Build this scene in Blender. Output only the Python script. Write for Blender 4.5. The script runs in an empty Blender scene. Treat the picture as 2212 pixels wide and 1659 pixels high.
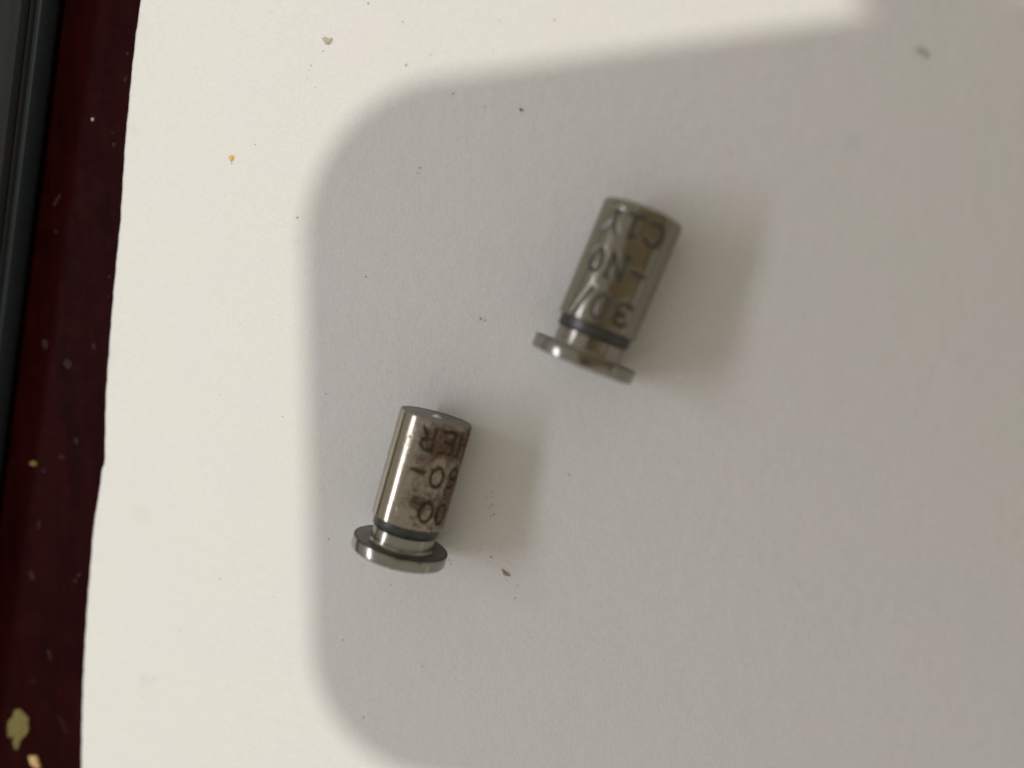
import bpy, bmesh, math, random
import numpy as np
from mathutils import Matrix, Vector
random.seed(4); rng = np.random.default_rng(11)
S = 0.001                                   # everything below is written in millimetres
sc = bpy.context.scene
col = sc.collection

# ------------------------------------------------------------------ camera (phone lens about 8 cm above the paper, tilted)
NX, NY, H = -0.2503, -0.0958, 81.6
N = Vector((NX, NY, math.sqrt(1-NX*NX-NY*NY)))
X = (Vector((1,0,0)) - NX*N).normalized(); Y = N.cross(X)
M3 = Matrix((X, Y, N))                       # camera axes -> world axes
CAM = Vector((0,0,H))
cd = bpy.data.cameras.new('camera'); cd.sensor_width = 36; cd.lens = 27.03
cd.clip_start = 0.002; cd.clip_end = 20
cam = bpy.data.objects.new('camera', cd); col.objects.link(cam)
CAM_MW = Matrix.Translation(CAM*S) @ M3.to_4x4()
cam.matrix_world = CAM_MW
cd.dof.use_dof = True; cd.dof.focus_distance = 0.0885; cd.dof.aperture_fstop = 7.4
sc.camera = cam
F, CX, CY = 1661.0, 1106.0, 829.5
def at(px, py, z=0.0):                       # a point of the plane z seen at a pixel of the 2212 px wide photograph
    d = M3 @ Vector(((px-CX)/F, -(py-CY)/F, -1.0))
    return CAM + d*((H-z)/-d.z)

# ------------------------------------------------------------------ light
w = bpy.data.worlds.new('World'); sc.world = w; w.use_nodes = True
bg = w.node_tree.nodes['Background']; bg.inputs[0].default_value = (0.835, 0.80, 0.715, 1); bg.inputs[1].default_value = 0.52
def lamp(name, loc, target, shape, size, energy, color, sy=None):
    l = bpy.data.lights.new(name, 'AREA'); l.shape = shape; l.size = size; l.energy = energy; l.color = color
    if sy: l.size_y = sy
    o = bpy.data.objects.new(name, l); col.objects.link(o)
    o.location = loc; o.rotation_euler = (Vector(target)-Vector(loc)).to_track_quat('-Z', 'Y').to_euler()
    return o
lamp('ceiling_lamp', (0.48, 0.40, 1.5), (0,0,0), 'DISK', 0.06, 12.4, (1.0, 0.995, 0.87))
EL, AZ, DI = math.radians(37), math.radians(176), 0.45
lamp('tube_lamp', (DI*math.cos(EL)*math.cos(AZ), DI*math.cos(EL)*math.sin(AZ), DI*math.sin(EL)), (-0.02,-0.01,0),
     'RECTANGLE', 0.30, 0.53, (0.82, 0.84, 1.0), 0.045)
sc.view_settings.view_transform = 'Standard'; sc.view_settings.look = 'None'
sc.view_settings.exposure = 0; sc.view_settings.gamma = 1

# ------------------------------------------------------------------ helpers
def tag(o, label=None, cat=None, group=None, kind=None):
    for k, v in (('label', label), ('category', cat), ('group', group), ('kind', kind)):
        if v: o[k] = v
    return o
def link(name, me, mat=None, parent=None):
    o = bpy.data.objects.new(name, me); col.objects.link(o)
    if mat:
        me.materials.clear(); me.materials.append(mat)
    if parent: o.parent = parent
    return o
def pyd(name, v, f, mat, parent=None, smooth=True, sharp=None):
    me = bpy.data.meshes.new(name); me.from_pydata([tuple(float(a)*S for a in p) for p in v], [], f); me.update()
    if smooth:
        me.polygons.foreach_set('use_smooth', [True]*len(me.polygons))
        if sharp: me.set_sharp_from_angle(angle=math.radians(sharp))
    return link(name, me, mat, parent)
def lathe(name, prof, mat, parent, seg=144, sharp=35):
    v = []; f = []
    for (r, z) in prof:
        for i in range(seg):
            a = 2*math.pi*i/seg; v.append((r*math.sin(a), -r*math.cos(a), z))
    n = len(prof)
    for j in range(n-1):
        for i in range(seg):
            k = (i+1) % seg
            f.append((j*seg+i, j*seg+k, (j+1)*seg+k, (j+1)*seg+i))
    if prof[0][0] > 0: f.append(tuple(range(seg))[::-1])
    if prof[-1][0] > 0: f.append(tuple((n-1)*seg+i for i in range(seg)))
    return pyd(name, v, f, mat, parent, True, sharp)
class NT:
    def __init__(s, name):
        s.m = bpy.data.materials.new(name); s.m.use_nodes = True; s.t = s.m.node_tree
        s.b = s.t.nodes['Principled BSDF']
        g = s.t.nodes.new('ShaderNodeTexCoord'); mp = s.t.nodes.new('ShaderNodeMapping'); mp.inputs['Scale'].default_value = (1000,)*3
        s.t.links.new(g.outputs['Object'], mp.inputs['Vector']); s.co = mp.outputs['Vector']   # object space in millimetres
    def set(s, **k):
        for a, v in k.items(): s.put(s.b.inputs[a.replace('_', ' ')], v)
        return s
    def put(s, sock, v):
        if isinstance(v, bpy.types.NodeSocket): s.t.links.new(v, sock)
        else: sock.default_value = (*v, 1) if (isinstance(v, tuple) and len(v) == 3 and sock.type == 'RGBA') else v
    def noise(s, scale, detail=4, rough=.6, stretch=None, dist=0):
        n = s.t.nodes.new('ShaderNodeTexNoise'); n.inputs['Scale'].default_value = scale; n.inputs['Detail'].default_value = detail
        n.inputs['Roughness'].default_value = rough; n.inputs['Distortion'].default_value = dist
        c = s.co
        if stretch:
            mp = s.t.nodes.new('ShaderNodeMapping'); mp.inputs['Scale'].default_value = stretch; s.t.links.new(c, mp.inputs['Vector']); c = mp.outputs['Vector']
        s.t.links.new(c, n.inputs['Vector']); return n.outputs['Fac']
    def ramp(s, v, a, b, lo=0.0, hi=1.0):
        n = s.t.nodes.new('ShaderNodeMapRange'); n.inputs['From Min'].default_value = a; n.inputs['From Max'].default_value = b
        n.inputs['To Min'].default_value = lo; n.inputs['To Max'].default_value = hi; s.put(n.inputs['Value'], v); return n.outputs['Result']
    def mix(s, f, a, b):
        n = s.t.nodes.new('ShaderNodeMix'); n.data_type = 'RGBA'; s.put(n.inputs[0], f); s.put(n.inputs[6], a); s.put(n.inputs[7], b); return n.outputs[2]
    def math(s, op, a, b=0.0, clamp=False):
        n = s.t.nodes.new('ShaderNodeMath'); n.operation = op; n.use_clamp = clamp; s.put(n.inputs[0], a); s.put(n.inputs[1], b); return n.outputs[0]
    def bump(s, h, strength, dist):
        n = s.t.nodes.new('ShaderNodeBump'); n.inputs['Strength'].default_value = strength; n.inputs['Distance'].default_value = dist*S
        s.put(n.inputs['Height'], h); s.t.links.new(n.outputs[0], s.b.inputs['Normal'])
    def attr(s, name):
        n = s.t.nodes.new('ShaderNodeAttribute'); n.attribute_name = name; sp = s.t.nodes.new('ShaderNodeSeparateColor')
        s.t.links.new(n.outputs['Color'], sp.inputs[0]); return sp.outputs
    def blob(s, x, y, r, soft=1.0):                         # a round stain on the sheet, in millimetres
        n = s.t.nodes.new('ShaderNodeVectorMath'); n.operation = 'DISTANCE'; s.t.links.new(s.co, n.inputs[0]); n.inputs[1].default_value = (x, y, 0)
        return s.ramp(n.outputs['Value'], r*(1-soft), r, 1.0, 0.0)

# ------------------------------------------------------------------ materials
def mat_paper():
    n = NT('paper')
    c = n.mix(n.ramp(n.noise(.06, 3), .35, .65), (.800, .790, .735), (.812, .785, .750))
    c = n.mix(n.ramp(n.noise(.9, 5, .7), .45, .75, 0, .12), c, (.66, .64, .60))
    c = n.mix(n.ramp(n.noise(3.0, 4, .85), .38, .62, 0, .30), c, (.62, .605, .57))
    c = n.mix(n.ramp(n.noise(.11, 4, .6), .45, .65, 0, .35), c, (.790, .745, .745))
    st = None
    for (px, py, r, k) in ((308, 1113, 1.9, .13), (292, 280, 1.3, .12), (1843, 306, 1.2, .16), (315, 1475, 2.0, .10), (238, 770, 1.6, .14), (640, 520, 1.0, .12), (1040, 690, .7, .2), (300, 62, 2.4, .10)):
        p = at(px, py); b = n.math('MULTIPLY', n.blob(p.x, p.y, r), k)
        st = b if st is None else n.math('ADD', st, b)
    st = n.math('MULTIPLY', st, n.ramp(n.noise(1.6, 4), .3, .7, .5, 1.3))
    c = n.mix(st, c, (.42, .44, .40))
    n.set(Base_Color=c, Roughness=.85); n.b.inputs['Specular IOR Level'].default_value = .25
    h = n.math('ADD', n.math('MULTIPLY', n.noise(2.4, 5, .7, (1.6, .8, 1)), .6), n.noise(.5, 2))
    n.bump(h, 1.0, .125); return n.m
def mat_table():
    n = NT('lacquered_wood')
    g = n.noise(.35, 5, .65, (1, .12, 1), .6)
    c = n.mix(n.ramp(g, .35, .7), (.0090, .0006, .0006), (.021, .0016, .0016))
    c = n.mix(n.ramp(n.noise(.22, 3), .5, .75, 0, .6), c, (.021, .003, .002))
    n.set(Base_Color=c, Roughness=n.ramp(n.noise(.8, 4), .3, .7, .5, .65)); n.b.inputs['Specular IOR Level'].default_value = .03
    n.bump(g, .2, .03); return n.m
def mat_steel(name, lo, hi, r0, r1, attr=False):
    n = NT(name)
    sp = n.noise(.9, 5, .65)
    c = n.mix(n.ramp(sp, .3, .7), lo, hi)
    scr = n.noise(2.2, 3, .6, (1, 1, 7))
    rough = n.ramp(scr, .3, .7, r0, r1)
    h = n.math('MULTIPLY', scr, .35)
    if attr:
        a = n.attr('wear')
        grime, rust, matte = a[0], a[1], a[2]
        fine = n.noise(5.0, 5, .75)
        matn = n.math('MULTIPLY', matte, n.ramp(n.noise(1.7, 5, .7), .36, .56), True)
        c = n.mix(n.math('MULTIPLY', matn, .9), c, n.mix(n.ramp(n.noise(2.6, 6, .8, dist=.6), .44, .56), (.35, .30, .205), (.070, .042, .026)))
        rc = n.mix(n.ramp(n.noise(1.3, 4), .40, .62), (.040, .024, .014), (.125, .056, .030))
        rc = n.mix(n.ramp(n.noise(2.9, 6, .85), .48, .60, 0, .85), rc, (.24, .175, .11))
        ru = n.ramp(n.math('ADD', rust, n.math('MULTIPLY', n.math('SUBTRACT', n.noise(3.6, 7, .85, dist=.8), .5), 2.6)), .42, .72)
        c = n.mix(ru, c, rc)
        c = n.mix(n.math('MULTIPLY', grime, .95, True), c, (.018, .014, .010))
        rough = n.math('ADD', rough, n.math('ADD', n.math('MULTIPLY', ru, .5), n.math('ADD', n.math('MULTIPLY', matn, .22), n.math('MULTIPLY', grime, .3))), True)
        n.set(Metallic=n.math('SUBTRACT', 1.0, n.math('ADD', n.math('MULTIPLY', ru, .95), n.math('MULTIPLY', grime, .7)), True))
        h = n.math('ADD', h, n.math('ADD', n.math('MULTIPLY', ru, n.math('ADD', fine, .6)), n.math('MULTIPLY', matn, n.math('MULTIPLY', fine, .8))))
    else:
        n.set(Metallic=1.0)
    n.set(Base_Color=c, Roughness=rough); n.bump(h, .35, .03); return n.m
def mat_plain(name, c, rough, bump=0, metal=0, var=.35, scale=.8, spec=.5):
    n = NT(name)
    k = n.ramp(n.noise(scale, 5, .65), .3, .7)
    n.set(Base_Color=n.mix(k, tuple(x*(1-var) for x in c), tuple(min(1, x*(1+var)) for x in c)), Roughness=rough, Metallic=metal)
    n.b.inputs['Specular IOR Level'].default_value = spec
    if bump: n.bump(n.noise(scale*3, 5), .6, bump)
    return n.m
PAPER = mat_paper(); TABLE = mat_table()
STEEL = mat_steel('ground_steel', (.335, .295, .225), (.40, .355, .285), .08, .14, True)
SATIN = mat_steel('satin_steel', (.245, .225, .175), (.29, .27, .215), .15, .22, True)
POLISH = mat_steel('turned_steel', (.27, .25, .215), (.34, .315, .27), .15, .24)
DULL = mat_steel('dull_steel', (.19, .17, .155), (.26, .235, .21), .38, .52)
BRIGHT = mat_steel('glint_white_steel', (.88, .87, .84), (.92, .91, .88), .4, .5)  # near-white, so the glint on the end face is put into the colour
BLUED = mat_steel('blackened_steel', (.055, .055, .052), (.11, .105, .095), .35, .5)

# ------------------------------------------------------------------ the setting: lacquered table
def slab(name, x0, x1, y0, y1, z0, z1, mat, parent=None):
    v = [(x, y, z) for z in (z0, z1) for x, y in ((x0, y0), (x1, y0), (x1, y1), (x0, y1))]
    return pyd(name, v, [(3,2,1,0),(4,5,6,7),(0,1,5,4),(1,2,6,5),(2,3,7,6),(3,0,4,7)], mat, parent, False)
TZ = -0.35
tag(slab('tabletop', -420, 420, -420, 420, TZ-22, TZ, TABLE), kind='structure', label='dark red lacquered tabletop under the paper')

# ------------------------------------------------------------------ paper sheet, left edge slightly uneven with a small nick
edge_px = [(308.6,0),(304,30),(299,66),(294,110),(289,159),(281,248),(276,298),(270,397),(265,480),(258,548),(250,631),(243,714),(236.5,797),
           (232,863),(230.5,929),(229.3,985),(228.3,1001),(222.5,1017),(217,1061),(210.5,1097),(203,1148),(196,1233),(190,1300),(184.5,1385),(180,1470),(177.4,1554),(176,1659)]
ep = [at(*p) for p in edge_px]
ey = np.array([p.y for p in ep])[::-1]; ex = np.array([p.x for p in ep])[::-1]
def edge_x(y):
    if y > ey[-1]: return ex[-1] + (y-ey[-1])*.14 - ((y-ey[-1])**2)*.0004
    if y < ey[0]: return ex[0] + (y-ey[0])*.05
    return float(np.interp(y, ey, ex))
ys = sorted(set(list(np.arange(-150, -66, 4.0)) + list(np.arange(-66, 40, .7)) + list(np.arange(40, 150, 4.0)) + [float(y) for y in ey]))
NXC = 70
pv = []; pf = []
for y in ys:
    x0 = edge_x(y) + .03*math.sin(y*1.9) + .02*math.sin(y*5.3+1)
    for j in range(NXC):
        t = (j/(NXC-1))**1.5; x = x0 + (150-x0)*t
        z = .035*math.sin(x*.09+y*.05)+.03*math.sin(y*.11-x*.04+2)-.065 if x > -60 else -.05
        d = x-x0
        z += .42*math.exp(-d/4.0)*(0.6+.4*math.sin(y*.045+1))         # the edge curls up a little off the table
        pv.append((x, y, z))
nr = len(ys)
for i in range(nr-1):
    for j in range(NXC-1):
        a = i*NXC+j; pf.append((a, a+1, a+NXC+1, a+NXC))
paper = pyd('paper_sheet', pv, pf, PAPER)
sm = paper.modifiers.new('thickness', 'SOLIDIFY'); sm.thickness = .20*S; sm.offset = -1
tag(paper, 'large cream white sheet of paper under the two steel pins', 'paper')

# ------------------------------------------------------------------ steel pins with stamped characters
GL = {
 '0': [[(.5+.42*math.sin(a), .5+.5*math.cos(a)) for a in np.linspace(0, 2*math.pi, 25)]],
 '3': [[(.08,.86),(.28,.98),(.6,1),(.86,.86),(.86,.66),(.62,.54),(.4,.52)],[(.62,.54),(.9,.40),(.92,.18),(.68,.02),(.32,0),(.06,.14)]],
 '/': [[(.02,-.1),(.85,1.1)]],
 '-': [[(.12,.5),(.88,.5)]],
 'N': [[(.1,0),(.1,1)],[(.1,1),(.88,0)],[(.88,0),(.88,1)],[(-.06,0),(.26,0)],[(.74,1),(1.02,1)]],
 'C': [[(.92,.80),(.72,.96),(.44,1),(.18,.84),(.06,.5),(.16,.18),(.42,0),(.72,.02),(.94,.2)]],
 '1': [[(.2,.82),(.52,1),(.52,0)],[(.1,0),(.95,0)]],
 'Y': [[(.05,1),(.5,.5),(.5,0)],[(.95,1),(.5,.5)],[(.25,0),(.75,0)]],
 'E': [[(.9,1),(.1,1),(.1,0),(.92,0)],[(.1,.5),(.7,.5)]],
 '8': [[(.5+.34*math.sin(a), .74+.25*math.cos(a)) for a in np.linspace(0, 2*math.pi, 17)],[(.5+.42*math.sin(a), .26+.27*math.cos(a)) for a in np.linspace(0, 2*math.pi, 17)]],
 'R': [[(.1,0),(.1,1),(.62,1),(.88,.84),(.86,.62),(.6,.5),(.1,.5)],[(.5,.5),(.92,0)]],
 'H': [[(.1,0),(.1,1)],[(.9,0),(.9,1)],[(.1,.5),(.9,.5)]],
 '6': [[(.86,.9),(.6,1),(.3,.86),(.1,.5),(.12,.2),(.4,0),(.7,.04),(.9,.28),(.74,.52),(.4,.56),(.14,.36)]],
}
def vnoise(p, seed, octs=4):                 # smooth 3-D value noise, about 0..1
    r = np.random.default_rng(seed); G = r.random((32, 32, 32)); out = np.zeros(len(p)); amp = 1; tot = 0
    for o in range(octs):
        q = p*(2**o)+o*7.3; i = np.floor(q).astype(int); f = q-i; f = f*f*(3-2*f); s = 0
        for dx in (0,1):
            for dy in (0,1):
                for dz in (0,1):
                    wgt = (f[:,0] if dx else 1-f[:,0])*(f[:,1] if dy else 1-f[:,1])*(f[:,2] if dz else 1-f[:,2])
                    s = s + wgt*G[(i[:,0]+dx)%32, (i[:,1]+dy)%32, (i[:,2]+dz)%32]
        out += amp*s; tot += amp; amp *= .55
    return out/tot
R_B, R_F, F_T, N_T, L = 4.0, 5.25, 1.23, 3.95, 15.7   # body radius, flange radius, flange top, neck top, length
PHI0 = 90.0
def body_mesh(glyphs, rusts, mattes, seed, endr):
    nphi, nz = 420, 190
    # z stations with a finely rounded lip at each end
    prof = [(R_B-.42, N_T), (R_B-.12, N_T+.02), (R_B-.03, N_T+.08), (R_B, N_T+.16)]
    zs = np.linspace(N_T+.2, L-endr-.02, nz)
    prof += [(R_B, z) for z in zs]
    prof += [(R_B-endr*(1-math.cos(a)), L-endr+endr*math.sin(a)) for a in np.linspace(0, math.pi/2, 7)]
    prof += [(R_B-endr-.05, L-.015)]
    pr = np.array(prof); nr = len(pr)
    phi = np.linspace(-180, 180, nphi, endpoint=False)
    PH, Z = np.meshgrid(phi, pr[:,1]); RR = np.repeat(pr[:,0][:,None], nphi, 1)
    d = np.full(PH.shape, 9.0)
    for ch, pc, zc, hw, hh in glyphs:
        for pl in GL[ch]:
            q = [(pc-(u-.5)*hw, zc-(v-.5)*hh) for u, v in pl]   # stamped upside down as the pins lie
            for (a0, z0), (a1, z1) in zip(q[:-1], q[1:]):
                ax_, az_ = math.radians(a0)*R_B, z0; bx_, bz_ = math.radians(a1)*R_B, z1
                px_, pz_ = np.radians(PH)*R_B, Z
                L2 = (bx_-ax_)**2+(bz_-az_)**2+1e-9
                t = np.clip(((px_-ax_)*(bx_-ax_)+(pz_-az_)*(bz_-az_))/L2, 0, 1)
                d = np.minimum(d, np.hypot(px_-ax_-t*(bx_-ax_), pz_-az_-t*(bz_-az_)))
    P3 = np.stack([np.sin(np.radians(PH))*R_B, np.cos(np.radians(PH))*R_B, Z], -1).reshape(-1, 3)
    wob = vnoise(P3*1.1, seed).reshape(PH.shape)
    hwid = (.15 if rusts else .21)*(.75+.5*wob)
    g = np.exp(-(d/hwid)**2)
    rim = np.exp(-((d-.34)/.13)**2)
    RR = RR - .10*g + .003*rim + .006*(vnoise(P3*.35, seed+1).reshape(PH.shape)-.5)
    def field(lst):
        f = np.zeros(PH.shape)
        for pc, zc, r, k in lst:
            dd = np.hypot(np.radians(PH-pc)*R_B, Z-zc); f += k*np.exp(-(dd/r)**2)
        return f
    nz2 = vnoise(P3*1.5, seed+2, 5).reshape(PH.shape)
    rust = np.clip(field(rusts)*(.25+1.5*nz2) + (.35*g+.42*np.exp(-(d/.42)**2) if rusts else 0)*np.clip(field(mattes), 0, 1)*(.4+1.2*nz2), 0, 1)
    matte = np.clip(field(mattes), 0, 1)
    RR = RR - .03*rust*nz2
    X_ = RR*np.sin(np.radians(PH)); Y_ = -RR*np.cos(np.radians(PH))
    v = np.stack([X_, Y_, Z], -1).reshape(-1, 3)*S
    idx = np.arange(nr*nphi).reshape(nr, nphi); a = idx[:-1]; b = np.roll(idx, -1, 1)[:-1]; c = np.roll(idx, -1, 1)[1:]; e = idx[1:]
    f = np.stack([a, b, c, e], -1).reshape(-1, 4)
    me = bpy.data.meshes.new('body'); me.vertices.add(len(v)); me.vertices.foreach_set('co', v.ravel())
    me.loops.add(f.size); me.loops.foreach_set('vertex_index', f.ravel().astype(np.int32))
    me.polygons.add(len(f)); me.polygons.foreach_set('loop_start', (np.arange(len(f))*4).astype(np.int32))
    me.polygons.foreach_set('use_smooth', np.ones(len(f), bool)); me.update(calc_edges=True); me.validate()
    at_ = me.attributes.new('wear', 'FLOAT_COLOR', 'POINT')
    cc = np.ones((len(v), 4), np.float32); cc[:,0] = np.clip(1.25*g*(.5+.7*wob), 0, 1).ravel(); cc[:,1] = rust.ravel(); cc[:,2] = matte.ravel()
    at_.data.foreach_set('color', cc.ravel())
    return me
th = math.atan2(R_F-R_B, L-F_T)
def steel_pin(x, y, ang, s, label, glyphs, rusts, mattes, seed, endr, bm_):
    axd = Vector((math.cos(th)*math.cos(ang), math.cos(th)*math.sin(ang), -math.sin(th)))
    r = Vector((axd.y, -axd.x, 0)).normalized(); yy = axd.cross(r)
    o = Vector((x, y, s*(R_F*math.cos(th))+.02)) - axd*F_T*s
    e = bpy.data.objects.new('steel_pin', None); col.objects.link(e); e.empty_display_size = .005
    m = Matrix((r, yy, axd)).transposed().to_4x4(); e.matrix_world = Matrix.Translation(o*S) @ m @ Matrix.Scale(s, 4)
    tag(e, label, 'steel pin', 'flanged steel pins lying on the paper')
    b = link('body', body_mesh(glyphs, rusts, mattes, seed, endr), bm_, e)
    k = R_B-endr-.05
    ef = lathe('end_face', [(k+.02, L-.10), (k-.02, L-.045), (k-.12, L-.03), (.62, L-.03), (.5, L-.035)], DULL, e, 96, 50)
    lathe('centre_glint', [(.55, L-.033), (.5, L-.02), (.30, L-.03), (.27, L+.06), (.18, L+.14), (.09, L+.18), (.0, L+.19)], BRIGHT, ef, 32, 60)  # added raised bead, its pale colour imitates a bright glint
    lathe('collar_band', [(3.45, N_T-1.2), (3.53, N_T-1.12), (3.63, N_T-.95), (3.68, N_T-.1), (3.70, N_T+.06)], BLUED, e)
    lathe('neck', [(3.62, F_T-.05), (3.54, F_T+.05), (3.47, F_T+.18), (3.45, F_T+.34), (3.45, N_T-1.0), (3.45, N_T-.6)], POLISH, e)
    fl = lathe('flange', [(R_F-.22, -.12), (R_F-.10, -.09), (R_F-.02, -.02), (R_F, .06), (R_F, F_T-.12), (R_F-.03, F_T-.05), (R_F-.10, F_T-.01)], POLISH, e)
    lathe('flange_face', [(R_F-.09, F_T-.02), (R_F-.13, F_T+.004), (3.5, F_T+.004), (3.48, F_T-.03)], DULL, fl)
    lathe('rim_edge', [(R_F-.02, F_T-.09), (R_F-.015, F_T-.03), (R_F-.09, F_T+.012), (R_F-.20, F_T+.010), (R_F-.26, F_T)], BLUED, fl)
    lathe('flange_base', [(.01, -.10), (R_F-.26, -.124), (R_F-.21, -.117)], DULL, fl)
    return e
rusty = steel_pin(-32.23, -25.6, 1.3064, 1.0,
    'polished steel pin with brown rust over its stamped characters, nearer the bottom of the photo',
    [('R', 14, 13.8, 24, 2.3), ('E', 46, 13.8, 25, 2.3), ('H', 80, 13.7, 25, 2.3),
     ('-', 12, 10.3, 26, 2.2), ('0', 43.5, 10.0, 24, 2.1), ('6', 76, 10.0, 24, 2.1),
     ('0', 41, 6.15, 24, 2.1), ('0', 71, 6.0, 24, 2.1)],
    [(84, 13.6, 1.5, 1.0), (84, 12.3, .8, .35), (97, 12.9, 1.4, .7), (24, 14.5, .9, 1.0), (16, 13.2, .7, .75), (26, 14.0, .8, .8), (46, 13.8, 1.0, .75), (60, 12.9, .9, .8), (36, 12.6, .6, .6), (62, 14.6, .8, .6), (24, 11.4, .6, .55), (55, 11.6, .6, .5),
     (76, 9.9, 1.1, .9), (76, 8.4, 1.1, 1.0), (95, 9.0, 1.0, .6), (21, 7.0, .85, .95), (31, 6.9, .7, .8), (68, 6.6, 1.0, .8), (80, 6.4, 1.3, .7), (71, 5.4, .6, .6),
     (15, 10.4, .6, .75), (8, 11.5, .5, .65), (14, 12.0, .5, .6), (30, 12.0, .55, .42), (48, 7.7, .6, .5), (0, 5.6, .7, .25), (88, 15.2, .8, .6), (-9, 14.3, .3, .5), (-14, 13.4, .25, .5)],
    [(60, 13.5, 3.6, 1.2), (22, 13.3, 2.4, 1.0), (75, 9.5, 3.4, 1.2), (36, 11, 2.6, 1.0), (60, 6.5, 2.8, 1.1), (30, 6.8, 1.8, .9), (95, 10, 5, .8)], 5, .14, STEEL)
clean = steel_pin(-12.06, -4.42, 1.1955, 1.02,
    'rust-free grey steel pin stamped with large dark characters, nearer the top right',
    [('C', 33, 13.6, 27, 2.1), ('1', 3, 13.5, 25, 2.1), ('Y', -28, 13.5, 24, 2.0),
     ('-', 32.5, 9.75, 24, 2.2), ('N', 2.5, 9.65, 24, 2.3), ('0', -31, 9.7, 22, 2.1),
     ('3', 33.5, 5.85, 24, 2.1), ('0', 2.4, 5.75, 24, 2.3), ('/', -28, 5.7, 20, 2.4)],
    [], [(5, 9.7, 1.6, .25), (35, 14.5, 1.4, .35)], 23, .34, SATIN)

# ------------------------------------------------------------------ closed laptop at the left edge
c0, c1 = at(136, 0, .6), at(26, 880, .6)
ld = (c1-c0); ld.z = 0; ld.normalize(); ln = Vector((ld.y, -ld.x, 0))
if ln.x > 0: ln = -ln                        # ln points away from the paper
DARKM = mat_plain('slate_plastic', (.015, .019, .020), .5, .01, 0, .15, 1.5, .2)
LIDM = mat_plain('charcoal_coated_metal', (.013, .013, .0115), .6, .01, 0, .12, 1.2, .15)
BLACKM = mat_plain('black_rubber', (.006, .006, .006), .7, 0, 0, .2)
def extrude(name, prof, mat, parent, l0=-160, l1=220, closed=True):
    n = len(prof); v = []
    K = 24
    for i in range(K+1):
        l = l0+(l1-l0)*i/K
        for (s_, z) in prof:
            p = c0 + ld*l + ln*s_; v.append((p.x, p.y, z))
    f = []
    for i in range(K):
        for j in range(n):
            k = (j+1) % n; f.append((i*n+j, i*n+k, (i+1)*n+k, (i+1)*n+j))
    f.append(tuple(range(n))[::-1]); f.append(tuple(K*n+j for j in range(n)))
    o = pyd(name, v, f, mat, parent, True, 30)
    bm = bmesh.new(); bm.from_mesh(o.data); bmesh.ops.recalc_face_normals(bm, faces=bm.faces); bm.to_mesh(o.data); bm.free()
    return o
lap = bpy.data.objects.new('laptop', None); col.objects.link(lap); lap.location = (0, 0, 0)
tag(lap, 'dark charcoal closed laptop, only its edge with a black seam showing at the far left', 'laptop')
extrude('base', [(150, TZ+.6), (2.2, TZ+.6), (.9, .35), (.25, .75), (0, 1.3), (0, 3.2), (.06, 3.42), (.22, 3.55), (.55, 3.6), (.62, 3.3), (150, 3.3)], DARKM, lap)
extrude('seam_gasket', [(.9, 3.32), (1.0, 3.85), (150, 3.85), (150, 3.32)], BLACKM, lap)
extrude('lid', [(1.35, 3.87), (1.15, 4.05), (1.12, 4.5), (1.3, 4.95), (1.8, 5.25), (2.6, 5.35), (150, 5.35), (150, 3.87)], LIDM, lap)
for l in (-40, 150):
    p = c0+ld*l+ln*6
    extrude('rubber_foot', [(5, TZ+.02), (11, TZ+.02), (11, TZ+.62), (5, TZ+.62)], BLACKM, lap, l-6, l+6)

# ------------------------------------------------------------------ flakes, crumbs and specks
def flake(name, pts, z, thick, mat, label, cat, dome=.5, seed=1, group=None):
    r = random.Random(seed); w_ = [at(px, py, z) for px, py in pts]
    c = sum(w_, Vector())/len(w_); n = len(w_); v = []; f = []
    rings = ((1.0, 0), (1.02, .45), (.86, .8), (.5, 1.0))
    for k, h in rings:
        for p in w_:
            q = c + (p-c)*k*(1+r.uniform(-.05, .05)*(k < 1)); v.append((q.x, q.y, z+thick*h*(1+dome*r.uniform(-.5, .5)*(h > 0))+(.004 if h == 0 else 0)))
    v.append((c.x, c.y, z+thick*(1.0+dome*.3)))
    for j in range(3):
        for i in range(n):
            k = (i+1) % n; f.append((j*n+i, j*n+k, (j+1)*n+k, (j+1)*n+i))
    for i in range(n): f.append((3*n+i, 3*n+(i+1) % n, 4*n))
    f.append(tuple(range(n))[::-1])
    o = pyd(name, v, f, mat, None, False)
    bm = bmesh.new(); bm.from_mesh(o.data); bmesh.ops.recalc_face_normals(bm, faces=bm.faces); bm.to_mesh(o.data); bm.free()
    if label: tag(o, label, cat, group)
    return o
def crop5(pts): return [(x*.3386, 1097.2+y*.3386) for x, y in pts]
MUST = mat_plain('mustard_flake', (.150, .115, .028), .8, .02, 0, .4, 2.5)
TAN = mat_plain('tan_crumb', (.55, .34, .15), .7, .02, 0, .25, 3)
ORANGE = mat_plain('orange_crumb', (.85, .48, .14), .6, .02, 0, .15, 3)
BEIGE = mat_plain('beige_fibre', (.50, .44, .33), .8, .02, 0, .25, 3)
BROWN = mat_plain('rust_flake', (.38, .28, .22), .8, .02, 0, .4, 4)
GREY = mat_plain('grey_lint', (.028, .016, .014), .9, .02, 0, .6, 1.2, .1)
SPK = mat_plain('dark_speck', (.06, .055, .04), .8, 0, 0, .4, 3)
flake('dried_flake', crop5([(96,1290),(130,1284),(160,1312),(186,1345),(180,1378),(186,1412),(165,1452),(140,1470),(128,1500),(118,1534),(100,1534),(88,1508),(92,1470),(84,1430),(72,1466),(56,1452),(52,1405),(58,1360),(84,1335)]),
      TZ, .28, MUST, 'large mustard yellow flake with a pointed lower tip, lying on the red table', 'flake', .6, 3)
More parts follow.
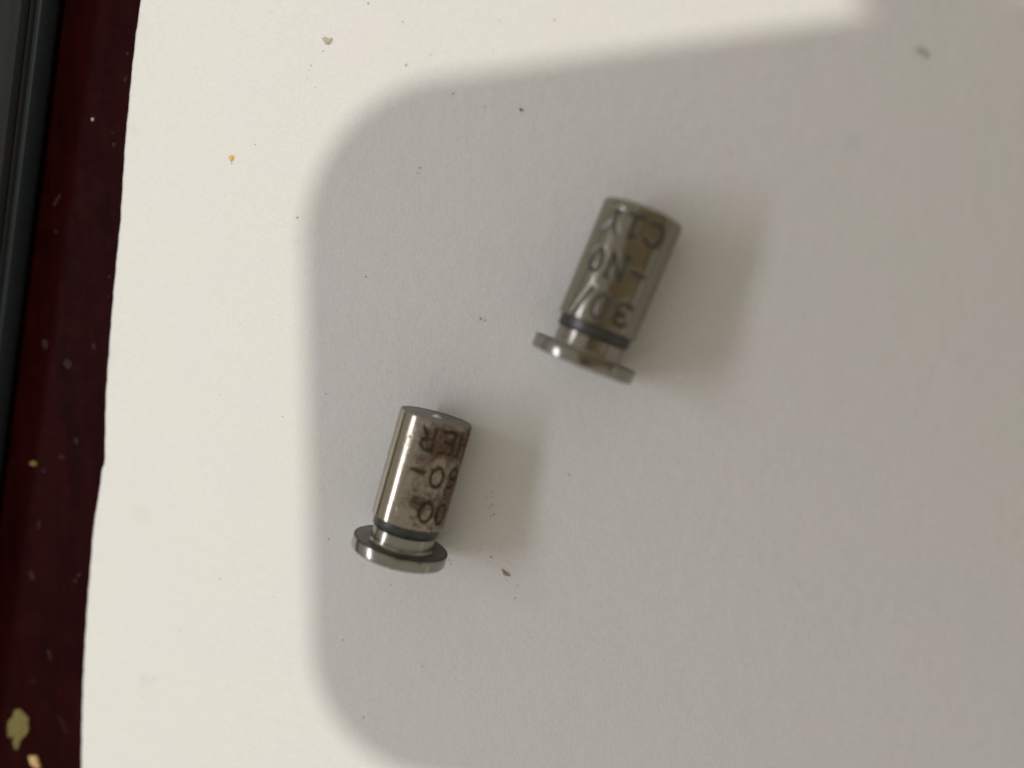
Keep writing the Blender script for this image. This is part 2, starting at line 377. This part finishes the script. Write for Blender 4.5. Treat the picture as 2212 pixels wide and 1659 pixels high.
flake('dried_flake', crop5([(190,1580),(212,1577),(236,1580),(246,1602),(252,1628),(262,1652),(248,1661),(232,1650),(214,1632),(203,1606)]),
      TZ, .5, TAN, 'small pale orange chip at the bottom edge, below the large mustard flake', 'flake', .6, 4)
def ring(cx, cy, rx, ry, n=9, seed=0, rot=0):
    r = random.Random(seed); o = []
    for i in range(n):
        a = 2*math.pi*i/n; k = r.uniform(.72, 1.15); x, y = rx*k*math.cos(a), ry*k*math.sin(a)
        o.append((cx+x*math.cos(rot)-y*math.sin(rot), cy+x*math.sin(rot)+y*math.cos(rot)))
    return o
flake('crumb', ring(74, 1001, 7, 7, 9, 2), TZ, .45, MUST, 'round yellow crumb on the red table, left of the nick in the paper edge', 'crumb', .5, 5)
flake('crumb', ring(201, 258, 2.7, 4.8, 8, 3), TZ, .2, BEIGE, 'small pale crumb alone on the upper red table strip', 'crumb', .5, 6)
flake('crumb', ring(500, 341, 4.5, 6.5, 9, 5), 0, .22, ORANGE, 'tiny bright orange crumb on the lit left part of the paper', 'crumb', .4, 7)
flake('crumb', [(696,82),(704,80),(711,84),(718,82),(715,90),(711,96),(703,94),(699,88)], 0, .12, BEIGE, 'flat beige crumb near the top of the paper, above the shadow corner', 'crumb', .6, 8)
flake('crumb', ring(1124.5, 237, 3.0, 3.2, 7, 6), 0, .15, SPK, 'round black speck of dirt on the paper above the two pins', 'speck of dirt', .4, 9)
flake('crumb', [(1976,104),(1990,102),(2001,110),(2007,120),(2002,125),(1992,118),(1980,112)], 0, .12, mat_plain('tan_lint', (.54,.50,.43), .9, .02, 0, .2, 3), 'blurred tan crescent crumb at the upper right of the paper', 'crumb', .5, 10)
flake('rust_chip', [(1084,1229),(1088,1232),(1094,1237),(1100,1240),(1102,1245),(1094,1244),(1088,1241),(1086,1236)], 0, .12, BROWN, 'reddish brown rust chip on the paper right of the rusty pin flange', 'rust chip', .5, 11)
flake('rust_chip', [(844,1227),(849,1223),(853,1221),(854,1227),(850,1230),(846,1229)], 0, .2, BROWN, 'tiny brown rust chip touching the lower rim of the rusty pin', 'rust chip', .5, 12)
# pale lint and scratches on the table
lint = [(275,116,3,5,0),(271,171,4,8,.3),(246,312,5,6,0),(243,287,3,3,0),(123,432,4,16,.5),(121,500,4,5,0),(97,742,7,11,0),(203,748,5,8,-.3),(146,785,10,12,0),
        (165,953,5,10,-.2),(133,987,6,6,0),(95,1018,4,5,0),(84,1135,4,12,.1),(69,1243,6,12,-.2),(170,1242,7,4,-.4),(163,1254,6,5,.3),(107,1415,3.5,13,-.35),(72,1472,4,4,0),(236,598,3,5,0),(235,640,3,3,0)]
def merge_flakes(name, spec, z, th_, mat, label, cat):
    vs = []; fs = []
    for i, (px, py, rx, ry, rot) in enumerate(spec):
        w_ = [at(a, b, z) for a, b in ring(px, py, rx, ry, 8, 30+i, rot)]; c = sum(w_, Vector())/8; o = len(vs)
        vs += [(p.x, p.y, z+.004) for p in w_] + [(c.x+(p.x-c.x)*.8, c.y+(p.y-c.y)*.8, z+th_) for p in w_]
        fs.append(tuple(o+8+k for k in range(8))[::-1]); fs += [(o+k, o+(k+1) % 8, o+8+(k+1) % 8, o+8+k) for k in range(8)]
    o = pyd(name, vs, fs, mat, None, False)
    bm = bmesh.new(); bm.from_mesh(o.data); bmesh.ops.recalc_face_normals(bm, faces=bm.faces); bm.to_mesh(o.data); bm.free()
    tag(o, label, cat, kind='stuff'); return o
merge_flakes('lint_specks', lint, TZ, .03, GREY, 'faint grey lint scattered on the dark red tabletop', 'lint')
scr = []
for i in range(9):
    t = i/8; scr.append((124+24*t+3*math.sin(t*5), 1548+36*t, 1.7, 3.4, -.6))
merge_flakes('lint_thread', scr, TZ, .03, GREY, 'thin pale thread on the red tabletop beside the lower paper edge', 'lint')
specks = [(a, b, c*.85, d*.85) for a, b, c, d in [(795,7,2,2.4),(870,47,1.6,2.6),(1078,44,1.3,2.4),(1198,43,1.8,2.6),(697,110,1.6,1.9),(671,141,1.8,1.8),(877,140,2.0,3.4),(930,118,1.3,1.6),(1065,107,1.3,1.6),
          (667,152,1.1,1.1),(663,171,1,1),(681,188,1.2,1.5),(978,202,1.8,3),(1047,231,1.6,1.6),(906,362,1.8,4),(903,374,1.3,2),(642,470,2,2),(1228,1026,2,2.4),(476,853,1.8,1.8),
          (271,921,2,2),(610,900,2,2),(475,1250,1.8,1.8),(704,851,1.4,1.6),(710,1165,1.8,2.4),(790,598,1.8,2),(1060,1115,1.6,1.8),(1063,1090,1,1.6),(1061,1204,2,2),(1037,1188,1.5,1.5),(970,1210,1.4,1.4),
          (500,352,1.4,2.6),(551,312,1.4,1.8),(1038,688,2,3),(1047,692,2.4,1.6),(1580,330,1.6,2),(740,1382,1.6,2),(785,1550,1.8,1.8),(912,1440,1.6,1.6),(843,1263,1.4,2),(1118,1265,1.5,1.3),(1112,1292,2,2),
          (905,930,1.3,1.3),(310,1465,1.6,1.2),(318,1472,1.2,1.2),(306,1477,1.3,1),(330,1466,1.1,1.4),(338,1466,1.1,1.1),(388,1360,1.3,1.6),(311,1508,1.3,1.3),(1060,1043,1.3,1.8),(1052,1075,1.2,1.2),
          (463,1740,1,1),(455,1400,1,1.2),(520,700,1,1),(590,1290,1,1.2),(360,620,1,1)]]
r_ = random.Random(8)
for i in range(26): specks.append((r_.uniform(330, 2150), r_.uniform(20, 1640), r_.uniform(.5, .8), r_.uniform(.5, .9)))
merge_flakes('dust_specks', [(a, b, c_, d_, r_.uniform(-.6, .6)) for a, b, c_, d_ in specks], .0, .03, mat_plain('dust', (.36,.33,.27), .9, 0, 0, .6, .2), 'tiny dark dust specks scattered over the paper', 'dust')
merge_flakes('rust_dust', [(895+r_.uniform(-26,26)+60, 1213+r_.uniform(-14,14)+12, r_.uniform(.8,1.3), r_.uniform(.8,1.5), 0) for i in range(5)] + [(1060+r_.uniform(-8,8), 1090+r_.uniform(-50,40), .9, 1.6, 0) for i in range(6)],
             .0, .05, BROWN, 'fine rust dust on the paper right of the rusty pin', 'dust')

# ------------------------------------------------------------------ the phone that takes the picture and the hand that holds it (behind the lens; they cast the big soft shadow)
ph = bpy.data.objects.new('smartphone', None); col.objects.link(ph); ph.matrix_world = CAM_MW
tag(ph, 'gold smartphone held flat above the pins, taking the picture', 'phone')
PL, PT, PW, PH_ = -16.0, 45.6, 160.8, 74.0
def rbox(name, x0, x1, y0, y1, z0, z1, rad, bev, mat, parent, seg=14):
    def outline(i, r):
        pts = []
        for cx, cy, a0 in ((x1-rad, y1-rad, 0), (x0+rad, y1-rad, 90), (x0+rad, y0+rad, 180), (x1-rad, y0+rad, 270)):
            for k in range(seg+1):
                a = math.radians(a0+90*k/seg); pts.append((cx+(rad-i)*math.cos(a), cy+(rad-i)*math.sin(a)))
        return pts
    v = []; n = 4*(seg+1); lv = []
    for k in range(6):
        a = math.pi/2*k/5; lv.append((bev*(1-math.sin(a)), z0+bev*(1-math.cos(a))))
    for k in range(6):
        a = math.pi/2*k/5; lv.append((bev*(1-math.cos(a)), z1-bev+bev*math.sin(a)))
    for i, z in lv: v += [(x, y, z) for x, y in outline(i, rad)]
    f = [tuple(range(n))[::-1], tuple((len(lv)-1)*n+k for k in range(n))]
    for j in range(len(lv)-1):
        for k in range(n): f.append((j*n+k, j*n+(k+1) % n, (j+1)*n+(k+1) % n, (j+1)*n+k))
    return pyd(name, v, f, mat, parent, True, 40)
GOLD = mat_plain('gold_glass', (.62, .52, .36), .45, 0, .0, .03, .05)
rbox('body', PL, PL+PW, PT-PH_, PT, 5.0, 12.8, 14.5, 2.6, GOLD, ph)
bump_ = rbox('camera_bump', PL+3, PL+38, -26, 11, 3.4, 5.2, 9, .8, GOLD, ph)
BLK = mat_plain('lens_glass', (.01, .01, .012), .1, 0, 0, .1, .1)
for cx, cy in ((0, 0), (0, -17.5), (15, -9)):
    ln_ = rbox('lens', cx-6.5, cx+6.5, cy-6.5, cy+6.5, 1.2, 3.6, 6.4, .6, BLK, ph, 10)
SKIN = mat_plain('skin', (.42, .25, .17), .5, .02, 0, .1, .3)
def skin_chain(name, chains, mat):
    vs = []; es = []; rs = []; key = {}
    for ch in chains:
        prev = None
        for (p, r) in ch:
            if p not in key: key[p] = len(vs); vs.append(tuple(a*S for a in p)); rs.append(r*S)
            if prev is not None: es.append((prev, key[p]))
            prev = key[p]
    me = bpy.data.meshes.new(name); me.from_pydata(vs, es, []); o = link(name, me, mat)
    m = o.modifiers.new('skin', 'SKIN'); m.use_smooth_shade = True
    for i, sv in enumerate(me.skin_vertices[0].data): sv.radius = (rs[i], rs[i]); sv.use_root = (i == 0)
    o.modifiers.new('sub', 'SUBSURF').levels = 2; o.modifiers['sub'].render_levels = 2
    return o
wr = (205, -46, 62)
hand = skin_chain('hand', [
    [((330, -161, 140), 34), ((255, -91, 92), 28), (wr, 24), ((185, -11, 45), 25), ((172, 19, 36), 21), ((158, 43, 28), 11), ((128, 56, 17), 9.5), ((88, 62, 14), 9), ((54, 55, 8), 8.6), ((34.5, 50, 3.5), 8)],
    [((172, 19, 36), 21), ((176, 34, 22), 10), ((160, 37, 6), 9.5), ((132, 35, -5.5), 8.5), ((112, 33, -4), 7.5)],
    [((185, -11, 45), 25), ((182, 4, 20), 10), ((168, 9, 2), 9), ((140, 13, -5), 8.2), ((120, 15, -4), 7.2)],
    [((185, -11, 45), 25), ((184, -21, 18), 9), ((168, -15, 0), 8), ((146, -9, -4.5), 7.2), ((130, -6, -3.5), 6.5)],
    [(wr, 24), ((180, -31, 42), 14), ((155, -26, 30), 11), ((130, -11, 24), 9.5), ((112, -1, 22), 8.5)]], SKIN)
hand.matrix_world = CAM_MW
tag(hand, 'right hand holding the smartphone above the paper, index finger along its upper edge', 'hand')
